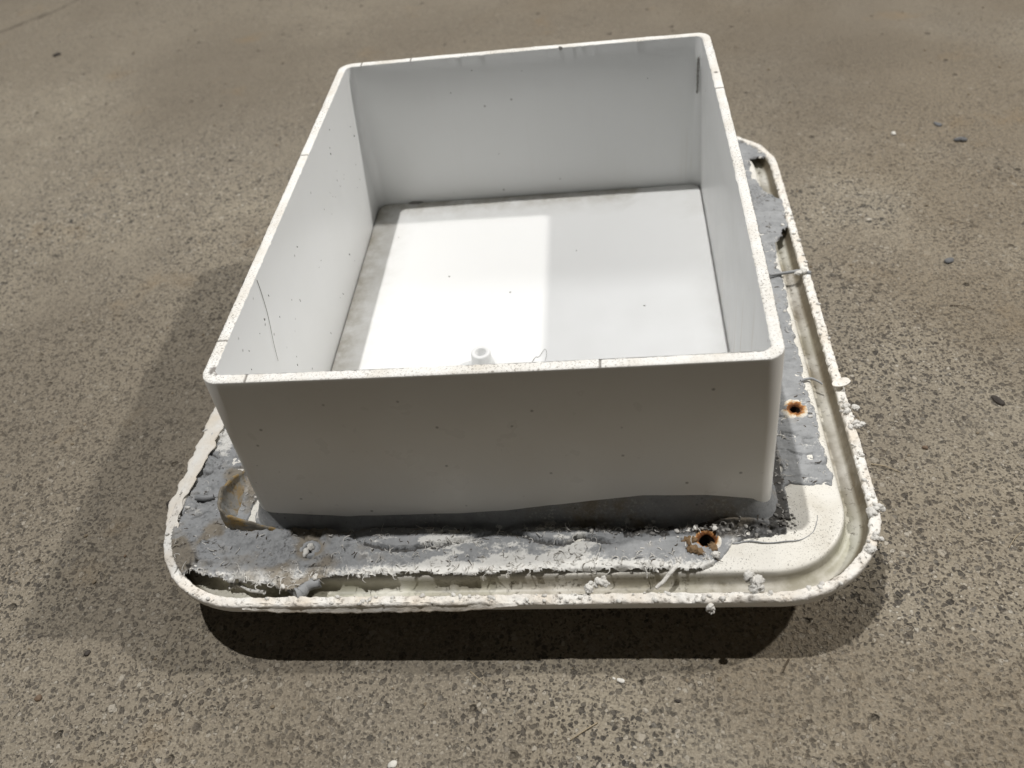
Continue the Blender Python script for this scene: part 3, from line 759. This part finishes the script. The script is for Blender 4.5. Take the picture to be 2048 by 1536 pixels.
# ------------------------------------------------------------------ peeled paint film
def ribbon(name, ina, outa, label, zo=None, th=.0004, seed=1, rag=.0008):
    """ragged thin strip between two polylines (x,y,z)"""
    ina = np.array(ina, float); outa = np.array(outa, float); k = 160; t = np.linspace(0, 1, k)
    def rs(a):
        d = np.r_[0, np.cumsum(np.linalg.norm(np.diff(a, axis=0), axis=1))]; d /= d[-1]
        return np.column_stack([np.interp(t, d, a[:, i]) for i in range(3)])
    A, B = rs(ina), rs(outa); nw = 10; top = []
    dirn = (B - A) / (np.linalg.norm(B - A, axis=1)[:, None] + 1e-9)
    ja = rag * fbm(t * 60, t * 0, 0, 4, seed, .6); jb = rag * fbm(t * 60, t * 0 + 5, 0, 4, seed + 1, .6)
    for q in range(nw):
        u = q / (nw - 1); Pq = A * (1 - u) + B * u + dirn * (ja * (1 - u) + jb * u)[:, None]
        Pq[:, 2] += .0003 * fbm(Pq[:, 0] * 500, Pq[:, 1] * 500, Pq[:, 2] * 500, 3, seed + 4)
        top.append(Pq)
    top = np.stack(top, 1).reshape(-1, 3); bot = top.copy(); bot[:, 2] -= th; bot[:, 1] += th * .5
    F = grid_faces(k, nw); m_ = len(top); Fb = (F + m_)[:, ::-1]; side = []
    for i in range(k - 1):
        a, b = i * nw, (i + 1) * nw; side += [[a, a + m_, b + m_, b], [b + nw - 1, b + nw - 1 + m_, a + nw - 1 + m_, a + nw - 1]]
    o_ = mesh_obj(name, np.vstack([top, bot]), np.vstack([F, Fb, np.array(side)]), MAT_FILM, root)
    if label: o_['label'] = label
zl = LT + .0014
ribbon("paint_film", [(-.1320, .15, zl), (-.1325, .05, zl), (-.1335, -.03, zl), (-.1345, -.070, zl), (-.1385, -.095, zl), (-.1402, -.112, zl - .0004), (-.1400, -.124, zl - .001), (-.1385, -.1315, zl - .0016)],
       [(-.1450, .15, zl), (-.1440, .05, zl), (-.1436, -.03, zl - .0002), (-.1440, -.060, zl - .0004), (-.1452, -.080, zl - .0010), (-.1458, -.095, zl - .0018), (-.1475, -.112, zl - .0025), (-.1470, -.119, zl - .0030), (-.1420, -.1315, zl - .0024)],
       "ragged white paint film peeling off the side lip", seed=61, rag=.0024)
yo = FC[1] - FD
ribbon("paint_film", [(-.1, yo + .0012, LT + .0006), (-.06, yo + .0010, LT + .0006), (-.02, yo + .0008, LT + .0006), (.0050, yo + .0004, LT + .0002)],
       [(-.1, yo - .0006, LT - .0015), (-.085, yo - .0008, LT - .0032), (-.06, yo - .0009, LT - .0036), (-.035, yo - .0009, LT - .0034), (-.012, yo - .0009, LT - .0030), (.0060, yo - .0006, LT - .0002)],
       "white paint film folded down over the front lip", seed=63, rag=.0006)

# ------------------------------------------------------------------ shreds and crumbs too many to count
sh = []; cr = []
def rough_spot(n_, fn):
    out = []
    while len(out) < n_:
        p_ = fn()
        if p_ is not None: out.append(p_)
    return out
def lip_point():
    P = frp(random.uniform(.0002, .0040)); i = random.randrange(nf); x, y = P[i]
    w_ = .9 if (y < -.13 and x > -.02) or (x > .12 and y < -.05) else .35
    return (x, y, LT + .0003) if random.random() < w_ else None
def seal_edge():
    i = random.randrange(len(gx)); j = random.randrange(len(gy))
    if not used[i, j] or abs(base[i, j] - .0012) > .0022 or isfil[i, j]: return None
    return (gx[i], gy[j], h[i, j])
def seal_any():
    i = random.randrange(len(gx)); j = random.randrange(len(gy))
    if not used[i, j]: return None
    if gy[j] > -.11 and random.random() < (.75 if gx[i] < 0 else .3): return None
    return (gx[i], gy[j], h[i, j])
for p_ in rough_spot(330, lip_point) + rough_spot(420, seal_edge):
    s_ = random.choice((.00025, .0003, .0004, .0005, .0008)) * random.uniform(.7, 1.2)
    cr.append(blob((p_[0], p_[1], p_[2] + s_ * .2), (s_ * 1.3, s_, s_ * .8), random.randrange(1, 90), 1 if s_ < .0005 else 2, .6, 1.7))
v, f = join(cr); o = mesh_obj("crumbs", v, f, MAT_CRUMB, root); o['kind'] = 'stuff'
cr = []
for i in range(150):
    x = random.uniform(.030, .110); y = float(pl([(.03, -.1335), (.055, -.1325), (.075, -.1335), (.09, -.135), (.110, -.1325)], x)) + random.gauss(0, .0018)
    s_ = random.choice((.0003, .0004, .0005, .0007)) * random.uniform(.7, 1.3)
    if math.hypot(x - .0762, y + .1392) < .0045: continue
    cr.append(blob((x, y, max(seal_z(x, y), ZL) + s_ * .3), (s_ * 1.4, s_, s_ * .8), random.randrange(1, 90), 1, .9, 1.9))
for i in range(60):
    x = random.uniform(.103, .110); y = random.uniform(-.130, -.04); s_ = random.uniform(.0003, .0008)
    cr.append(blob((x, y, max(seal_z(x, y), ZL) + s_ * .3), (s_ * 1.4, s_, s_ * .8), random.randrange(1, 90), 1, .7, 1.9))
v, f = join(cr); o = mesh_obj("dark_crumbs", v, f, MAT_DCRUMB, root, smooth=False); o['kind'] = 'stuff'
def curl(p_, L, r, up=1.0):
    a = random.uniform(0, 6.28); da = random.uniform(-1.1, 1.1); el = random.uniform(.0, .9) * up
    pts = [np.array(p_)]
    for q in range(5):
        pts.append(pts[-1] + L / 5 * np.array((math.cos(a) * math.cos(el), math.sin(a) * math.cos(el), math.sin(el)))); a += da * random.uniform(.3, 1); el -= random.uniform(.1, .45)
    return tube(pts, r, r * .5, 3)
sh = [curl(p_, random.uniform(.0012, .0042), random.uniform(.00008, .0002)) for p_ in rough_spot(420, seal_edge) + rough_spot(160, seal_any)]
def seal_front():
    i = random.randrange(len(gx)); j = random.randrange(int((-.131 - gy[0]) / ST))
    if not used[i, j] or isfil[i, j] or gx[i] > .08: return None
    if random.random() > white[i, j] + .12: return None
    return (gx[i], gy[j], h[i, j])
sh += [curl(p_, random.uniform(.0015, .0048), random.uniform(.00014, .00034), 1.2) for p_ in rough_spot(330, seal_front)]
v, f = join(sh); o = mesh_obj("shreds", v, f, MAT_CRUMB, root); o['kind'] = 'stuff'
sh = [curl(p_, random.uniform(.0012, .0040), random.uniform(.0001, .00025), .6) for p_ in rough_spot(420, seal_any)]
v, f = join(sh); o = mesh_obj("dark_shreds", v, f, MAT_HAIR, root); o['kind'] = 'stuff'

# specks of dirt on the inner walls and rim
sp = []
xi = -(W - TH)
for i in range(46):
    y = random.uniform(-.115, .11); z = ZR - random.uniform(.004, .085)
    fx = xi - DRAFT * (ZR - z) / HB + .0001
    s_ = random.choice((.0002, .00025, .0003, .0005)) * random.uniform(.6, 1.2)
    sp.append(blob((fx, y, z), (.00012, s_, s_ * random.uniform(1.2, 2.6)), i + 1, 1, .4))
for i in range(9):
    x = random.uniform(-.09, .09); z = ZR - random.uniform(.004, .08); s_ = random.uniform(.0002, .0005)
    sp.append(blob((x, D - TH + DRAFT * (ZR - z) / HB + .0006, z), (s_, .0003, s_), i + 101, 1, .4))
for i in range(5):
    x = -.08 + .035 * i; y = random.uniform(.0, .1); s_ = random.uniform(.0002, .0006)
    sp.append(blob((x, y, ZF), (s_ * 1.4, s_, .00012), i + 201, 1, .4))
for zz_ in np.linspace(.012, .030, 9):
    sp.append(blob((W - TH - .0014, D - TH - .0012, ZR - zz_), (.0007, .0006, .0016), int(zz_ * 1e4), 1, .5))
sp.append(blob((-.0745, D - TH + .0012, ZF + .0004), (.004, .0010, .0007), 71, 2, .5))
sp.append(blob((.022, D - .0035, ZR - .0004), (.0012, .0009, .0012), 72, 2, .5))
v, f = join(sp); o = mesh_obj("dirt_specks", v, f, MAT_SPECK, root); o['kind'] = 'stuff'

# ------------------------------------------------------------------ loose things
def tag(o, label, cat, group=None):
    o['label'] = label; o['category'] = cat
    if group: o['group'] = group
    return o
def wallpt(px, py):
    """photo pixel -> the inner face of the left wall"""
    d = right * ((px - 1024) / FPX) + down * ((py - 768) / FPX) + fwd
    s_ = (xi + .00025 - CAMPOS.x) / d.x; q = CAMPOS + d * s_
    q.x = xi + .00025 - DRAFT * (ZR - q.z) / HB; return tuple(q)
def fibre(pts, r, mat, label, cat, group=None):
    pts = np.array(pts, float); t = np.linspace(0, len(pts) - 1, 20)
    P_ = np.column_stack([np.interp(t, np.arange(len(pts)), pts[:, i]) for i in range(3)])
    for _ in range(2): P_[1:-1] = (P_[:-2] + 2 * P_[1:-1] + P_[2:]) / 4
    v, f = tube(P_, r, r * .6, 5)
    return tag(mesh_obj("fibre", v, f, mat), label, cat, group)
fibre([wallpt(514, 560), wallpt(522, 580), wallpt(538, 628), wallpt(552, 690), wallpt(561, 722)], .0001, MAT_HAIR, "thin dark hair stuck to the inner side wall of the box", "hair")
fibre([U(1064, 724, ZF + .0002), U(1072, 712, ZF + .0004), U(1077, 716, ZF + .0004), U(1091, 694, ZF + .0004), U(1094, 708, ZF + .0003), U(1090, 722, ZF + .0002)], .00013, MAT_SPECK, "fine kinked hair on the white box floor beyond the screw boss", "hair")
fibre([U(1742, 928, .0006), U(1770, 932, .0010), U(1800, 944, .0004)], .0003, MAT_STRAW, "pale straw on the concrete beside the crumbed flange corner", "straw")
fibre([U(1578, 1318, .0004), U(1570, 1332, .0008), U(1566, 1345, .0004)], .0003, MAT_HAIR, "short dark stalk on the concrete at the edge of the corner shadow", "straw")
fibre([U(1195, 1445, .0005), U(1170, 1460, .0009), U(1140, 1480, .0005)], .0003, MAT_STRAW, "pale stalk lying on bare aggregate in front of the box", "straw")
fibre([U(940, 1342, .0004), U(955, 1355, .0007), U(970, 1368, .0004)], .00016, MAT_STRAW, "fine pale fibre on the concrete just in front of the dark shadow", "straw")
fibre([U(2018, 1095, .0004), U(2030, 1075, .0009), U(2044, 1062, .0004)], .0002, MAT_STRAW, "thin pale fibre lying alone on brown dust", "straw")
fibre([U(1900, 610, .0004), U(1925, 612, .0010), U(1950, 618, .0004)], .00025, MAT_HAIR, "dark fibre on the dusty concrete far beside the box", "straw")

def pebble(px, py, s, seed, mat, label, rot=0.0):
    s = tuple(q * .72 for q in s); c = unproject(px, py, s[2] * .5)
    v, f = blob((0, 0, 0), s, seed, 3, .35, 1.1)
    v[:, 2] = np.maximum(v[:, 2], -s[2] * .55)
    o_ = mesh_obj("pebble", v, f, mat); o_.location = (c.x, c.y, -float(v[:, 2].min()) - .0001); o_.rotation_euler.z = rot
    return tag(o_, label, "pebble", "loose pebbles on the concrete")
pebble(175, 1306, (.0022, .0016, .0012), 11, MAT_PEB_D, "lone dark pebble on pale worn concrete, sharp-edged")
pebble(76, 1396, (.0020, .0018, .0014), 12, MAT_PEB_B, "brown rounded pebble lying close to the sharp dark pebble")
pebble(1241, 1361, (.0020, .0014, .0009), 13, MAT_PEB_W, "bright white chip lying in front of the dark shadow")
pebble(1996, 800, (.0050, .0022, .0012), 14, MAT_PEB_D, "long flat dark pebble on brown dust")
pebble(340, 1006, (.0028, .0019, .0016), 15, MAT_PEB_D, "dark pebble beside the peeling paint film")
pebble(1897, 521, (.0040, .0026, .0016), 16, MAT_PEB_G, "grey oval pebble on brown dust level with the box")
pebble(1922, 279, (.0052, .0032, .0022), 17, MAT_PEB_G, "grey pebble far back on the brown dust")
pebble(1876, 248, (.0050, .0026, .0012), 18, MAT_PEB_G, "flat grey stone sunk in brown dust far behind the box")
pebble(1787, 267, (.0030, .0022, .0016), 19, MAT_PEB_W, "small white pebble far back on the brown dust")
pebble(785, 1528, (.0024, .0018, .0010), 20, MAT_PEB_W, "pale yellowish chip at the near edge of the floor")
pebble(1356, 1402, (.0016, .0010, .0008), 21, MAT_PEB_D, "small dark pebble on tan dust in front of the box corner")
pebble(1228, 1357, (.0010, .0006, .0005), 22, MAT_PEB_W, "tiny white sliver touching the bright white chip")
pebble(250, 1112, (.0012, .0009, .0008), 23, MAT_PEB_B, "small brown pebble in the soft side shadow")
pebble(114, 109, (.0055, .0040, .0022), 24, MAT_PEB_D, "blackish crumb on the smooth pale concrete near the crack")
pebble(1850, 895, (.0020, .0014, .0010), 25, MAT_PEB_B, "brown pebble on dust beside the rusty hole's ledge")

# grit scattered over the floor
gr = []
for i in range(2600):
    x = random.uniform(-.55, .55); y = random.uniform(-.28, .62)
    dens = .25 + .75 * (float(noise(np.array([x * 9]), np.array([y * 9]), 0, 900)[0]) * .5 + .5) * (1.2 if x > .1 else .45)
    if random.random() > dens: continue
    if abs(x) < .1 and abs(y) < .12: continue
    s_ = random.choice((.0003, .0003, .0004, .0005, .0007)) * random.uniform(.7, 1.3)
    gr.append(blob((x, y, s_ * .35), (s_ * random.uniform(.9, 1.6), s_, s_ * .7), random.randrange(1, 200), 1, .45))
v, f = join(gr); o = mesh_obj("floor_grit", v, f, MAT_GRIT, smooth=False)
o['kind'] = 'stuff'; o['label'] = "fine brown grit strewn over the concrete floor"; o['category'] = "grit"
